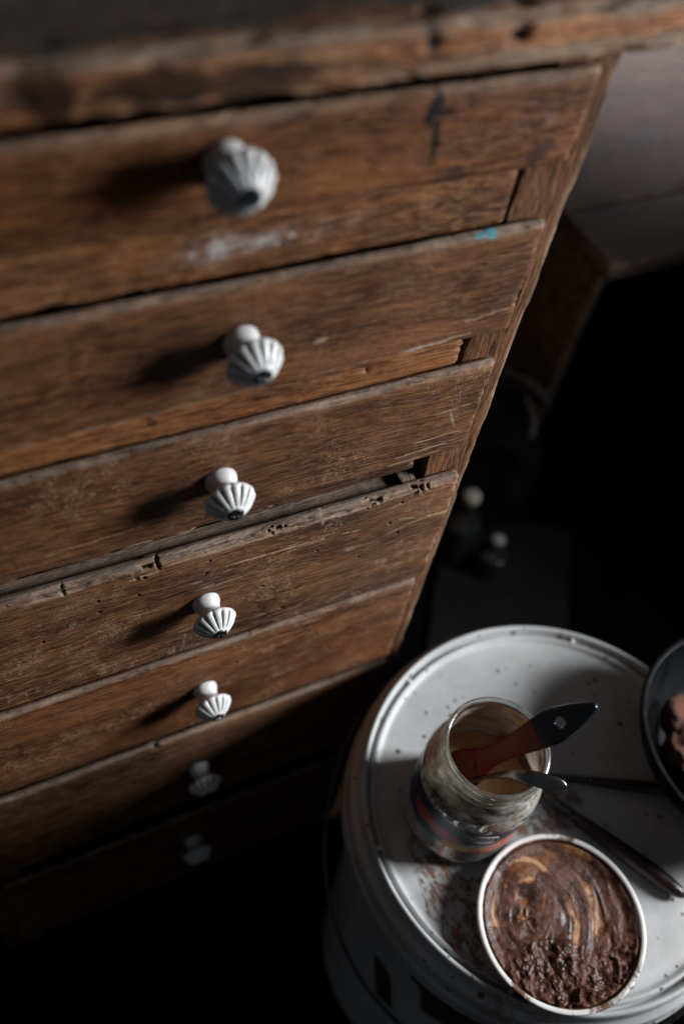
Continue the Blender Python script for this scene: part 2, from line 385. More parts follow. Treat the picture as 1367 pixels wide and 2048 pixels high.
M_PORC = mat_porcelain()
M_SCREW = plain('screw_metal', (.06, .07, .075), .35, .9, var=.4, scale=300)
M_STEEL = plain('spoon_steel', (.30, .29, .27), .25, 1.0, var=.25, scale=60)
M_DARKMETAL = plain('dark_metal', (.10, .10, .10), .4, .9, var=.4, scale=90)
M_BLACKLAC = plain('black_lacquer', (.010, .013, .016), .22, 0, .5, var=.3, scale=50, coat=.4)
M_HANDLE = plain('dark_red_wood', (.034, .012, .010), .36, 0, .45, var=.45, scale=70, bump=.0002, coat=.15)
M_BRISTLE = plain('bristle', (.09, .065, .045), .8, var=.5, scale=400, bump=.0006)
M_BOWL = plain('dark_enamel', (.004, .0045, .0055), .45, 0, .06, var=.5, scale=24, bump=.0003)
M_LUMP = plain('brown_clay', (.20, .070, .035), .7, var=.5, scale=45, bump=.0015)
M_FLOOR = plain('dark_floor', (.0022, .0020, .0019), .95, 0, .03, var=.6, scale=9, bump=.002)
M_GREYWOOD = wood('raw_grey_wood', 31, 'x', (1.0, 1.05, 1.1), .7, .25, .1, gray=.8)
M_GREYWOODY = wood('raw_grey_wood_across', 33, 'y', (1.0, 1.05, 1.1), .7, .25, .1, gray=.8)

# ------------------------------------------------------------------ worn boards
def board(name, u0, u1, yf, yb, w0, w1, mat, parent, rad=.0025, du=.0025, dl=.0025, seed=0, rough=.0004, chip=.0012, marks=(), vertical=False, bow=0.0, yaw=0.0):
    """board whose long axis is u (world X, or Z when vertical), front face at y = yf; marks = (kind, u, w, ru, rw, angle, depth)"""
    L = []
    na = 5
    def arc(cy, cw, a0, a1):
        for t in np.linspace(a0, a1, na + 2)[1:-1]: L.append((cy + rad * math.cos(t), cw + rad * math.sin(t), math.cos(t), math.sin(t)))
    for q in np.linspace(w0 + rad, w1 - rad, max(3, int((w1 - w0) / dl))): L.append((yf, q, -1, 0))
    arc(yf + rad, w1 - rad, math.pi, math.pi / 2)
    for q in np.linspace(yf + rad, yb - rad, max(3, int((yb - yf) / dl))): L.append((q, w1, 0, 1))
    arc(yb - rad, w1 - rad, math.pi / 2, 0)
    for q in np.linspace(w1 - rad, w0 + rad, 5): L.append((yb, q, 1, 0))
    arc(yb - rad, w0 + rad, 0, -math.pi / 2)
    for q in np.linspace(yb - rad, yf + rad, max(3, int((yb - yf) / .004))): L.append((q, w0, 0, -1))
    arc(yf + rad, w0 + rad, -math.pi / 2, -math.pi)
    L = np.array(L); nl = len(L)
    ts = np.linspace(0, math.pi / 2, 5)
    us = [(u0 + rad * (1 - math.cos(math.pi / 2 - t)) if False else u0 + rad * (1 - math.sin(t)), rad * (1 - math.cos(t))) for t in ts[::-1]]
    mid = np.linspace(u0 + rad, u1 - rad, max(4, int((u1 - u0) / du)))
    us += [(q, 0.0) for q in mid[1:-1]] + [(u1 - rad * (1 - math.sin(t)), rad * (1 - math.cos(t))) for t in ts]
    us[0] = (u0, rad); us[-1] = (u1, rad)
    U = np.array([q[0] for q in us]); IN = np.array([q[1] for q in us]); nu = len(U)
    uu = np.repeat(U, nl); inn = np.repeat(IN, nl); LL = np.tile(L, (nu, 1))
    y = LL[:, 0] - LL[:, 2] * inn; ww = LL[:, 1] - LL[:, 3] * inn
    y0, wraw = y.copy(), ww.copy()
    P3 = np.stack([uu, y, ww], -1)
    d = (fbm(P3 * np.array([14, 60, 60]), seed, 3) - .5) * 2 * rough
    # edges knocked and rounded unevenly
    fr = np.minimum(np.abs(wraw - w1), np.abs(wraw - w0)); ed = np.exp(-((y0 - yf) / .004) ** 2 - (fr / .004) ** 2)
    endd = np.minimum(uu - u0, u1 - uu); ed = np.maximum(ed, np.exp(-((y0 - yf) / .004) ** 2 - (endd / .004) ** 2))
    cn = fbm(P3 * np.array([42, 160, 160]), seed + 5, 4)
    d -= ed * chip * (sstep(.47, .66, cn) * 1.6 + .5 * fbm(P3 * np.array([9, 20, 20]), seed + 9, 2))
    te = np.exp(-((y0 - yf) / .0045) ** 2 - ((wraw - w1) / .0045) ** 2) * sstep(.30, .62, fbm(P3 * np.array([22, 90, 90]), seed + 15, 3))
    grime = np.zeros(len(uu)); bare = .62 * te + sstep(.50, .66, cn) * ed * (.8 if chip > .002 else .4); paint = np.zeros(len(uu)); blue = np.zeros(len(uu))
    jn = fbm(P3 * 420, seed + 11, 2) - .5; jl = fbm(P3 * 90, seed + 12, 2) - .5
    dep = np.zeros(len(uu))
    for mk in marks:
        kind, mu, mw, ru, rw, ang = mk[:6]; depth = mk[6] if len(mk) > 6 else 0
        fy = mk[7] if len(mk) > 7 else yf
        a, b = uu - mu, (wraw - mw) - (y0 - fy) * 1.0     # marks run on over the rounded top edge
        ca, sa = math.cos(ang), math.sin(ang)
        p, q = (a * ca + b * sa) / ru, (-a * sa + b * ca) / rw
        sel = (np.abs(p) < 2.2) & (np.abs(q) < 2.2) & (y0 < yf + .011)
        if not sel.any(): continue
        dd = np.sqrt(p[sel] ** 2 + q[sel] ** 2) + jn[sel] * .55 + jl[sel] * .7
        f = np.zeros(len(uu)); f[sel] = sstep(1.15, .80, dd)
        if kind == 'hole': grime = np.maximum(grime, f); dep = np.maximum(dep, f * depth)
        elif kind == 'soil': f[sel] = np.exp(-dd ** 2 * 1.2) * .38; grime = np.maximum(grime, f)
        elif kind == 'faint': bare = np.maximum(bare, f * .42)
        elif kind == 'rub': f[sel] = np.exp(-dd ** 2 * 1.1); paint = np.maximum(paint, f)
        elif kind == 'dark': grime = np.maximum(grime, f * .72)
        elif kind == 'bare': bare = np.maximum(bare, f); dep = np.maximum(dep, f * depth)
        elif kind == 'paint': paint = np.maximum(paint, f)
        elif kind == 'blue': blue = np.maximum(blue, f)
    d -= dep
    ny, nw = LL[:, 2], LL[:, 3]
    y = y + ny * d; ww = ww + nw * d
    if yaw: y = y - (u1 - uu) * yaw
    if bow: ww = ww + bow * (1 - ((uu - (u0 + u1) / 2) / ((u1 - u0) / 2)) ** 2)
    F = grid_faces(nu, nl, True)
    if vertical: V = np.stack([ww, y, uu], -1); F = F[:, ::-1]
    else: V = np.stack([uu, y, ww], -1)
    F = F[:, ::-1].tolist()
    c0, c1 = list(range(nl)), list(range((nu - 1) * nl, nu * nl))
    F.append(c0 if not vertical else c0[::-1]); F.append(c1[::-1] if not vertical else c1)
    return obj(name, V, F, mat, parent, dict(grime=grime, bare=bare, paint=paint, blue=blue))

# ------------------------------------------------------------------ setting
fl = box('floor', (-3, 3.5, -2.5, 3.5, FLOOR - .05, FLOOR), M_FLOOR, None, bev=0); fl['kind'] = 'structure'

# ------------------------------------------------------------------ chest of drawers
chest = thing('chest_of_drawers', 'old worn brown wooden chest of seven drawers with white fluted knobs', 'chest of drawers', (-.225, .22, FLOOR))
YS = .0078                                                # face of the frame; drawer fronts stand proud of it at y = 0
M_STILE = wood('frame_wood_upright', 3, 'z', (.95, .95, 1.0), 1.0, .3, .3)
M_RAIL = wood('frame_wood', 5, 'x', (1.18, 1.08, .9), 1.3, .35, .3)
def top_stain(g, tc, col):
    w2 = g.warp(tc, 40, .03)
    k = g.math('MAXIMUM', g.blob(w2, (-.262, -.03, 1.028), (.022, .05, .010), .3), g.blob(w2, (-.305, -.03, 1.030), (.014, .05, .010), .3))
    k = g.math('MAXIMUM', k, g.math('MULTIPLY', g.blob(w2, (-.225, -.03, 1.027), (.020, .05, .010), .3), .9))
    k = g.math('MAXIMUM', k, g.blob(w2, (-.148, -.032, 1.034), (.003, .05, .003), .3))
    k = g.math('MAXIMUM', k, g.blob(w2, (-.105, -.032, 1.033), (.005, .05, .004), .3))
    return g.mix(g.math('MULTIPLY', k, .88), col, (.012, .007, .005))
def top_dirt(g, tc, col):
    w2 = g.warp(tc, 30, .05)
    y = g.n('ShaderNodeSeparateXYZ', {0: w2}).outputs[1]
    n = g.noise(tc, 45, 6, .7)
    col = g.mix(g.math('MULTIPLY', g.rng(y, -.028, -.012), g.rng(n, .25, .6, .75, .97)), col, g.mix(n, (.055, .047, .041), (.19, .16, .138)))
    vo = g.n('ShaderNodeTexVoronoi', {'Vector': tc, 'Scale': 42.0})
    rnd = g.n('ShaderNodeSeparateColor', {0: vo.outputs['Color']}).outputs[0]
    return g.mix(g.math('MULTIPLY', g.rng(vo.outputs['Distance'], .07, .05), g.rng(rnd, .70, .72)), col, (.72, .70, .68))
def both(g, tc, col): return top_stain(g, tc, top_dirt(g, tc, col))
M_TOP = wood('worktop_wood', 8, 'x', (1.25, 1.18, 1.1), 2.7, .3, .15, stain=both)
board('top', -.62, .042, -.030, .50, 1.016, 1.042, M_TOP, chest, rad=.004, du=.003, dl=.003, seed=41, rough=.0012, chip=.003,
      marks=[('bare', -.45, 1.0405, .09, .004, 0), ('bare', -.25, 1.0405, .09, .004, 0), ('bare', -.06, 1.0405, .1, .005, 0), ('bare', -.05, 1.022, .12, .004, 0), ('hole', -.148, 1.034, .003, .0025, 0, .004), ('hole', -.105, 1.032, .006, .003, .5, .004), ('paint', -.250, 1.019, .003, .0025, 0), ('paint', .012, 1.018, .010, .003, 0), ('paint', -.150, 1.018, .004, .002, 0)])
board('stile', FLOOR, 1.013, YS, YS + .022, -.0475, -.005, M_STILE, chest, rad=.003, du=.003, dl=.002, seed=51, rough=.0003, chip=.0008, vertical=True,
      marks=[('bare', .90, -.004, .05, .003, 0), ('bare', .70, -.004, .04, .002, 0), ('dark', .805, -.0425, .009, .0016, 0), ('bare', .70, -.022, .012, .0008, .3)])
board('stile', FLOOR, 1.013, YS, YS + .022, -.450, -.406, M_STILE, chest, rad=.003, du=.006, dl=.004, seed=52, rough=.0007, vertical=True)
box('side_panel', (-.024, -.006, YS + .0235, .45, FLOOR, 1.013), M_STILE, chest)
box('side_panel', (-.449, -.431, YS + .0235, .45, FLOOR, 1.013), M_STILE, chest)
box('back_panel', (-.430, -.020, .438, .449, FLOOR, 1.013), M_STILE, chest)
rail1 = [('rub', -.225, .921, .018, .009, .1), ('rub', -.188, .921, .030, .006, .05)]
board('rail', -.4045, -.0478, YS + .001, YS + .03, .8955, .9385, M_RAIL, chest, seed=61, du=.002, dl=.002, rough=.0006, marks=[(a, b, c - .006, d * .9, e * .8, f) for a, b, c, d, e, f in rail1])
board('rail', -.4045, -.0478, YS + .001, YS + .03, .7805, .818, M_RAIL, chest, seed=62, du=.002, dl=.002, rough=.0006,
      marks=[('hole', -.118, .7995, .0016, .0014, 0, .003), ('dark', -.257, .7995, .0025, .006, .4), ('dark', -.192, .798, .002, .002, 0)])
board('rail', -.4045, -.0575, YS + .001, YS + .016, .677, .702, wood('frame_wood_dark', 9, 'x', (.85, .85, .9), .75, .5, .3), chest, seed=63, du=.002, dl=.0015, rough=.0007, chip=.002)
board('rail', -.4045, -.0478, YS + .001, YS + .03, .508, .536, M_RAIL, chest, seed=64, du=.005)
board('rail', -.4045, -.0478, YS + .001, YS + .03, .362, .388, M_RAIL, chest, seed=65, du=.005)
board('rail', -.4045, -.0478, YS + .012, YS + .03, .152, .178, M_STILE, chest, seed=66, du=.005)
box('plinth', (-.4045, -.0478, YS + .004, YS + .022, FLOOR, -.058), M_STILE, chest)

# ---- knobs: one mesh each for knob and screw, shared by all drawers
NF = 14
def flute(th, wgt):
    d = np.abs(((th * NF / (2 * np.pi)) % 1) - .5) * 2         # 1 at the groove
    return 1 - wgt * (.05 * (1 - np.cos(d * np.pi)) / 2 + .13 * sstep(.60, 1.0, d))
kp = smooth_prof([(.0102, 0, 0), (.0107, .0014, 0), (.0102, .0040, 0), (.0088, .0072, 0), (.0081, .0098, 0), (.0089, .0122, 0), (.0113, .0144, 0), (.0146, .0165, 0), (.0162, .0179, .08), (.0166, .0193, .35),
                  (.0158, .0212, 1), (.0132, .0242, 1), (.0098, .0273, .9), (.0072, .0292, .55), (.0063, .0300, 0)], 5)
kp = [(max(q[0], 0), q[1], min(1, max(0, q[2]))) for q in kp] + [(.003, .0301, 0), (.0001, .0301, 0)]
kn = NF * 14
KV, KF = lathe([(.0001, 0, 0)] + kp, kn, flute)
kth = np.tile(np.linspace(0, 2 * np.pi, kn, endpoint=False), len(kp) + 1); kw = np.repeat(np.array([0] + [q[2] for q in kp]), kn)
kd = np.abs(((kth * NF / (2 * np.pi)) % 1) - .5) * 2
kgr = np.clip(sstep(.60, .93, kd) * kw * 1.0, 0, 1)
kt = lambda V: np.stack([V[:, 0], -V[:, 2], V[:, 1]], -1)     # knob axis points to -Y
_k = obj('knob', kt(KV), KF, M_PORC, None, dict(grime=kgr)); KNOB = _k.data; bpy.data.objects.remove(_k)
def sf(x, y):
    rr = np.hypot(x, y)
    z = .0010 * (1 - (rr / .0056) ** 2)
    sl = np.maximum(sstep(.0009, .0005, np.abs(x)) * (rr < .0036), sstep(.0009, .0005, np.abs(y)) * (rr < .0036))
    z = z - sl * .0013 - sstep(.0050, .0057, rr) * .0015
    return z + .0308
SV, SF = disc_field(.0057, 24, 48, sf)
_k = obj('screw', kt(SV), SF, M_SCREW, None); SCREW = _k.data; bpy.data.objects.remove(_k)
rnd = random.Random(3)
def add_knob(drawer, x, z, y=0.0):
    k = bpy.data.objects.new('knob', KNOB); COL.objects.link(k); s = bpy.data.objects.new('screw', SCREW); COL.objects.link(s)
    for q in (k, s):
        q.location = (x, y + .0006, z + .004); q.rotation_euler = (rnd.uniform(-.05, .05), rnd.uniform(0, .5), rnd.uniform(-.05, .05)); 
    s.rotation_euler = k.rotation_euler
    attach(k, drawer); attach(s, drawer)

def d1_stain(g, tc, col):
    w2 = g.warp(tc, 60, .012)
    k = g.math('MAXIMUM', g.blob(w2, (-.118, 0, .982), (.0032, .05, .011), .3), g.blob(w2, (-.1145, 0, .964), (.0022, .05, .012), .35))
    k = g.math('MAXIMUM', k, g.blob(w2, (-.1125, 0, .9785), (.0040, .05, .0022), .4))
    return g.mix(k, col, (.006, .004, .003))

DR = dict(
    d1=dict(z=(.9365, .9925), k=(-.224, .967), m=wood('drawer_wood_amber', 11, 'x', (1.2, .98, .72), 1.0, .3, .3, stain=d1_stain), du=.003, dl=.003,
            marks=[('paint', -.046, .968, .004, .003, .6), ('dark', -.10, .94, .012, .008, .6), ('dark', -.047, .948, .012, .006, .9)]),
    d2=dict(z=(.8145, .899), k=(-.210, .855), m=wood('drawer_wood_umber', 12, 'x', (1.05, .95, .85), 1.0, .85, .3), du=.0018, dl=.0015,
            marks=[('blue', -.068, .8985, .009, .0022, 0), ('blue', -.060, .898, .003, .003, 0), ('paint', -.337, .8165, .014, .0016, 0), ('paint', -.298, .8168, .018, .0018, 0), ('paint', -.15, .8165, .035, .0007, 0),
                   ('bare', -.085, .8195, .030, .0011, .08), ('bare', -.045, .834, .020, .0010, .12), ('paint', -.10, .818, .03, .0009, .03), ('bare', -.24, .817, .05, .0012, 0), ('bare', -.16, .845, .004, .002, .3)]),
    d3=dict(z=(.6985, .788), k=(-.216, .737), m=wood('drawer_wood_chestnut', 13, 'x', (1.0, .93, .86), .95, .75, 1.2, rubk=.6), du=.0013, dl=.0012,
            marks=[('bare', -.055, .722, .022, .0007, .05), ('bare', -.06, .712, .030, .0009, .07), ('bare', -.075, .704, .028, .0008, .05), ('bare', -.05, .748, .02, .0006, .1), ('bare', -.045, .738, .0010, .009, .4), ('bare', -.30, .712, .03, .0006, .05)]),
    d4=dict(z=(.531, .668), k=(-.2225, .597), m=wood('drawer_wood_walnut', 14, 'x', (.98, .98, .98), 1.0, .65, 1.5, rubk=.75), du=.0009, dl=.0009,
            marks=[]),
    d5=dict(z=(.3805, .520), k=(-.218, .449), m=wood('drawer_wood_brown', 15, 'x', (1.08, .95, .84), .92, .65, 1.3, rubk=.7), du=.0014, dl=.0014,
            marks=[('hole', -.191, .481, .0018, .0010, .3, .002), ('hole', -.288, .456, .0012, .0012, 0, .003), ('hole', -.10, .45, .0012, .0012, 0, .003), ('bare', -.18, .483, .008, .0007, .3)]),
    d6=dict(z=(.188, .3705), k=(-.219, .279), m=wood('drawer_wood_grey_brown', 16, 'x', (.92, .98, 1.05), 1.0, .7, .5), du=.0025, dl=.0025,
            marks=[('hole', -.262, .366, .0025, .002, 0, .004)]),
    d7=dict(z=(-.050, .150), k=(-.221, .065), m=wood('drawer_wood_dark_brown', 17, 'x', (.95, .95, .95), .9, .6, .3), du=.003, dl=.003, marks=[]),
)
m4 = [('hole', -.2635, .6658, .0042, .0013, .25, .0045), ('hole', -.2575, .6640, .0012, .0042, .1, .0045), ('hole', -.2725, .6565, .0017, .0013, .6, .003), ('hole', -.2672, .6550, .0012, .0012, 0, .003),
      ('hole', -.1640, .6665, .0016, .0014, 0, .0045), ('hole', -.1685, .6655, .0024, .0014, .4, .0045), ('hole', -.1740, .6635, .0011, .0009, 0, .002), ('hole', -.1765, .6655, .0009, .0009, 0, .002),
      ('hole', -.0890, .6655, .0026, .0018, .2, .0045), ('hole', -.0945, .6640, .0028, .0010, .4, .004), ('hole', -.0990, .6620, .0008, .0008, 0, .002),
      ('hole', -.0485, .6660, .0012, .0024, .2, .0045), ('hole', -.0535, .6648, .0017, .0016, 0, .0045), ('hole', -.0590, .6632, .0032, .0013, .5, .0045), ('hole', -.0520, .6610, .0018, .0007, .2, .003),
      ('hole', -.3575, .6670, .0019, .0015, 0, .004), ('hole', -.3215, .6655, .0011, .0034, .1, .0045)]
for x, z in [(-.3, .643), (-.3, .629), (-.272, .636), (-.2205, .653), (-.177, .597), (-.096, .598), (-.069, .656), (-.135, .625), (-.065, .616), (-.075, .633), (-.157, .555), (-.34, .612)]:
    m4.append(('hole', x, z, rnd.uniform(.0008, .0016), rnd.uniform(.0008, .0014), rnd.uniform(-.2, .9), .003))
m4.append(('hole', -.2225, .6385, .0024, .0009, .5, .003)); m4.append(('hole', -.037, .6280, .0018, .0007, .3, .003))
for i in range(26):                       # short upright scuffs above the lower edge
    m4.append(('faint', -.375 + .16 * rnd.random(), .543 + .012 * math.sin(i * .37) * rnd.random() + rnd.uniform(-.003, .004), .00085, rnd.uniform(.0022, .0062), rnd.uniform(-.35, .2)))
for i in range(40):                       # random nicks
    m4.append(('bare', rnd.uniform(-.41, -.03), rnd.uniform(.54, .655), rnd.uniform(.002, .010), .0006, rnd.uniform(-.3, .5)))
m4 += [('bare', -.175, .640, .046, .0009, -.02, .0006), ('bare', -.107, .6365, .012, .0008, -.12, .0005), ('bare', -.032, .6265, .016, .0009, -.05, .0006), ('bare', -.140, .637, .012, .0006, .1, .0004), ('bare', -.06, .6225, .015, .0005, .25), ('bare', -.265, .658, .014, .0014, .1, .0007),
       ('bare', -.215, .6625, .045, .0016, 0), ('bare', -.12, .6635, .04, .0014, 0), ('bare', -.33, .663, .02, .0012, 0), ('paint', -.135, .6605, .0013, .002, 0), ('bare', -.2, .62, .04, .0006, .02), ('bare', -.018, .58, .0006, .03, 0), ('bare', -.019, .545, .0006, .018, 0)]
DR['d4']['marks'] = m4
XL, XR = -.427, -.0225
for i, (kname, d) in enumerate(DR.items()):
    yo = -.004 if kname == 'd4' else 0.0; yaw = dict(d2=.004, d4=-.010, d6=.004).get(kname, 0.0)
    kx, kz = d['k']; kz += .004
    d['marks'] = list(d['marks']) + [('soil', kx, kz - .002, .026, .020, 0)]
    fr = board('drawer', XL, XR + (.003 if kname == 'd4' else 0), yo, YS - .0006, d['z'][0], d['z'][1], d['m'], chest, rad=.0042, du=d['du'], dl=d['dl'], seed=70 + i, rough=.0005, chip=.0026 if kname == 'd4' else .0010, marks=d['marks'], yaw=yaw)
    z0, z1 = d['z']
    bz1 = z1 - .012 if kname != 'd4' else z1 - .004
    if kname == 'd4':       # box of the drawer shows through the gap above it
        bxs = [('drawer_box', (-.395, -.066, YS + .004, YS + .016, z0 + .012, z1 - .009), M_GREYWOOD), ('drawer_box_side', (-.065, -.053, YS + .0002, .40, z0 + .012, z1 - .003), M_GREYWOODY), ('drawer_box_side', (-.398, -.3955, YS + .0002, .40, z0 + .012, z1 - .003), M_GREYWOODY)]
    else:
        bxs = [('drawer_box_side', (-.062, -.050, YS + .0002, .40, z0 + .012, bz1), M_GREYWOODY), ('drawer_box_side', (-.398, -.386, YS + .0002, .40, z0 + .012, bz1), M_GREYWOODY)]
    if kname in ('d4',):
        for n_, dm, mt in bxs: box(n_, dm, mt, fr, bev=.0012)
    add_knob(fr, *d['k'], y=yo - (XR - d['k'][0]) * yaw)

# ------------------------------------------------------------------ bucket with lid
BX, BY = .046, -.193
bucket = thing('plastic_bucket', 'round white plastic bucket with a stained lid, used as a stand beside the chest', 'bucket', (BX, BY, FLOOR))
def place(V, x, y, z=0): V = V.copy(); V[:, 0] += x; V[:, 1] += y; V[:, 2] += z; return V
body = dense([(.150, FLOOR + .002), (.166, .29), (.170, .296), (.170, .304), (.1665, .309), (.1672, .322), (.174, .328), (.1745, .338), (.169, .343), (.170, .36)], .006)
V, F = lathe(body, 300)
ang = np.arctan2(V[:, 1], V[:, 0]); hz = V[:, 2]
pr = np.zeros(len(V)); jn = fbm(V * 60, 3, 2) - .5
for a0, z0, ra, rz in ((-2.55, .235, .10, .045), (-2.30, .20, .16, .06), (-2.72, .27, .05, .012), (-2.42, .275, .09, .02), (-1.95, .22, .14, .03), (-1.6, .17, .22, .05), (-2.85, .16, .08, .05)):
    pr = np.maximum(pr, sstep(1.06, .94, np.maximum(np.abs(ang - a0 + (hz - z0) * 1.5) / ra, np.abs(hz - z0) / rz) + jn * .25))
M_BUCKET = mat_bucket()
obj('body', place(V, BX, BY), F, M_BUCKET, bucket, dict(print=pr))
lp = [(.0001, .3955), (.05, .3957), (.12, .3952), (.1615, .3950), (.1640, .3958), (.1655, .3990), (.1672, .3998), (.1688, .3990), (.1698, .3950), (.1708, .3938), (.1718, .3952), (.1727, .4020), (.1742, .4052), (.1760, .4058), (.1776, .4045), (.1785, .4005),
      (.1789, .394), (.1800, .3905), (.1840, .3885), (.1852, .387), (.1858, .380), (.1862, .368), (.1880, .3665), (.1884, .362), (.1880, .346), (.1862, .3440), (.1835, .346), (.183, .36), (.178, .366), (.10, .372), (.0001, .372)]
V, F = lathe(dense(lp, .0035), 360)
th = np.arctan2(V[:, 1], V[:, 0]); V[:, 2] += (fbm(V * 18, 8, 2) - .5) * .0012
obj('lid', place(V, BX, BY), F, mat_lid(), bucket)
M_NUB = plain('lid_nub_plastic', (.6, .6, .59), .45, var=.1)
for a in (-2.36, -1.25, -.2, .9, 2.0, 3.0):
    bm_ = box_mesh(.1672, .1745, -.0016, .0016, .393, .4010, bev=.0008)
    o = link('lid_nub', bm_, M_NUB); o.location = (BX, BY, 0); o.rotation_euler = (0, 0, a); attach(o, bucket)
# wire bail hanging down on the chest side
aE = math.atan2(-.047 - BY, -.063 - BX)
pth = []
for t in np.linspace(0, math.pi, 40):
    lx, ly = .1935 * math.cos(t), .20 * math.sin(t)
    drop = .30 * math.sin(t)
    R_ = .194 + .004 * math.sin(t)
    a = aE + t * .92
    pth.append((BX + R_ * math.cos(a), BY + R_ * math.sin(a), .352 - .11 * math.sin(t)))
n_ = len(pth); V, F = sweep(pth, [.0019] * n_, [.0019] * n_, [(0, 0, 1)] * n_, 10)
obj('handle', V, F, M_DARKMETAL, bucket)
LZ = .3956

# ------------------------------------------------------------------ glass jar
JX, JY = -.041, -.1645; JB = LZ + .0003
jar = thing('glass_jar', 'dirty glass jar with a torn colourful label, holding a brush and a spoon', 'jar', (JX, JY, JB))
op = smooth_prof([(.0001, JB), (.030, JB + .0003), (.044, JB + .001), (.0488, JB + .005), (.0500, JB + .012), (.0494, JB + .018), (.0492, JB + .03), (.0492, JB + .070), (.0498, JB + .080), (.0500, JB + .088), (.0478, JB + .098), (.0440, JB + .106), (.0418, JB + .111), (.0414, JB + .1135), (.0428, JB + .1155), (.0430, JB + .1172), (.0414, JB + .119),
                  (.0413, JB + .1225), (.0428, JB + .1245), (.0428, JB + .126), (.0413, JB + .128), (.0412, JB + .1315), (.0425, JB + .1335), (.0424, JB + .1352), (.0405, JB + .1362), (.0386, JB + .1350), (.0382, JB + .131), (.0386, JB + .112), (.0412, JB + .104), (.0455, JB + .094), (.0466, JB + .085), (.0462, JB + .07), (.0462, JB + .02), (.0440, JB + .009), (.03, JB + .006), (.0001, JB + .006)], 4)
V, F = lathe(op, 128)
hgt = V[:, 2] - JB; outer = np.zeros(len(V)); outer[:int(len(V) * .71)] = 1
dirt = (.45 + .45 * sstep(.075, .10, hgt) * sstep(.136, .118, hgt) - .25 * sstep(.118, .13, hgt)) * outer + .12
obj('glass', place(V, JX, JY), F, mat_glass(), jar, dict(dirt=dirt))
rp = smooth_prof([(.0001, JB + .0065), (.03, JB + .0066), (.0437, JB + .0095), (.0457, JB + .02), (.0457, JB + .07), (.0460, JB + .085), (.0450, JB + .094), (.0408, JB + .104), (.0381, JB + .112), (.0378, JB + .128)], 6)
V, F = lathe(rp, 96); hg = V[:, 2] - JB
obj('residue', place(V, JX, JY), F, mat_residue(), jar, dict(cover=.80 - .42 * sstep(.06, .125, hg)))
V, F = disc_field(.0455, 20, 64, lambda x, y: JB + .062 + .0009 * sstep(.04, .0452, np.hypot(x, y)) + (fbm(np.stack([x * 60, y * 60, x * 0], -1), 4, 3) - .5) * .0008)
obj('liquid', place(V, JX, JY), F, plain('varnish_liquid', (.60, .36, .18), .30, 0, .4, var=.2, scale=30), jar)
# label wrapped round the jar; centred on the direction seen from the camera
LA = -2.06
a_ = np.linspace(-2.7, 2.7, 240); zz = np.linspace(0, 1, 16)
A_, Z_ = np.meshgrid(a_, zz, indexing='ij'); A_, Z_ = A_.ravel(), Z_.ravel()
LZ0, LZ1 = JB + .034, JB + .080
rl = .0497
V = np.stack([JX + rl * np.cos(LA + A_), JY + rl * np.sin(LA + A_), LZ0 + (LZ1 - LZ0) * Z_ + (fbm(np.stack([A_ * 3, Z_ * 0, Z_ * 0], -1), 2, 3) - .5) * .0016 * (np.abs(Z_ - .5) > .45)], -1)
lab = obj('label', V, grid_faces(240, 16)[:, ::-1], mat_label(), jar, dict(ang=A_, hgt=Z_))
M_PRINT = plain('label_print_white', (.62, .62, .60), .5, var=.15, scale=200)
def wrap_text(s, size, ac, zc, tilt, shear=.0, r=.0500, mat=M_PRINT):
    me = text_mesh(s, size, .00005, shear)
    bm = bmesh.new(); bm.from_mesh(me); bmesh.ops.subdivide_edges(bm, edges=[e for e in bm.edges if e.calc_length() > .0012], cuts=1)
    ct, st = math.cos(tilt), math.sin(tilt)
    for v in bm.verts:
        x, y = v.co.x * ct - v.co.y * st, v.co.x * st + v.co.y * ct
        a = LA + ac + x / r; rr = r + v.co.z
        v.co = Vector((JX + rr * math.cos(a), JY + rr * math.sin(a), zc + y))
    bm.to_mesh(me); bm.free(); me.name = 'label_text'
    return link('label_text', me, mat, lab)
wrap_text('Mamos', .0085, .02, LZ0 + .0295, -.04, .25)
wrap_text('mostardima', .0098, .0, LZ0 + .0135, -.10, .15)
# outlined lozenge round the name
ring = []
for t in np.linspace(0, 2 * math.pi, 64, endpoint=False):
    c, s = math.cos(t), math.sin(t); ring.append((.0165 * abs(c) ** .45 * np.sign(c), .0062 * abs(s) ** .6 * np.sign(s)))
pth = [(JX + .0500 * math.cos(LA + .02 + x / .05), JY + .0500 * math.sin(LA + .02 + x / .05), LZ0 + .0320 + y - .04 * x) for x, y in ring]; pth.append(pth[0])
V, F = sweep(pth, [.00028] * 65, [.0002] * 65, [(0, 0, 1)] * 65, 6); obj('label_outline', V, F[:-2], M_PRINT, lab)
# torn paper seal below the thread
M_SEAL = plain('torn_paper', (.55, .50, .45), .8, var=.25, scale=120, bump=.0004)
rs = random.Random(5)
for a0, a1, z0, z1 in ((-.98, -.80, .0815, .090), (-.74, -.47, .0815, .0905), (-.43, -.16, .082, .0905), (-1.35, -1.2, .082, .088), (-.05, .25, .081, .087), (.5, .8, .081, .090)):
    na, nz = 14, 8; aa, zq = np.meshgrid(np.linspace(a0, a1, na), np.linspace(z0, z1, nz), indexing='ij'); aa, zq = aa.ravel(), zq.ravel()
    zq = zq + (fbm(np.stack([aa * 40, zq * 500, aa * 0], -1), 7, 2) - .5) * .0022; rr = .0503 + .0004 * np.sin(aa * 30)
    V = np.stack([JX + rr * np.cos(LA + aa), JY + rr * np.sin(LA + aa), JB + zq], -1)
    obj('paper_seal', V, grid_faces(na, nz)[:, ::-1], M_SEAL, jar)

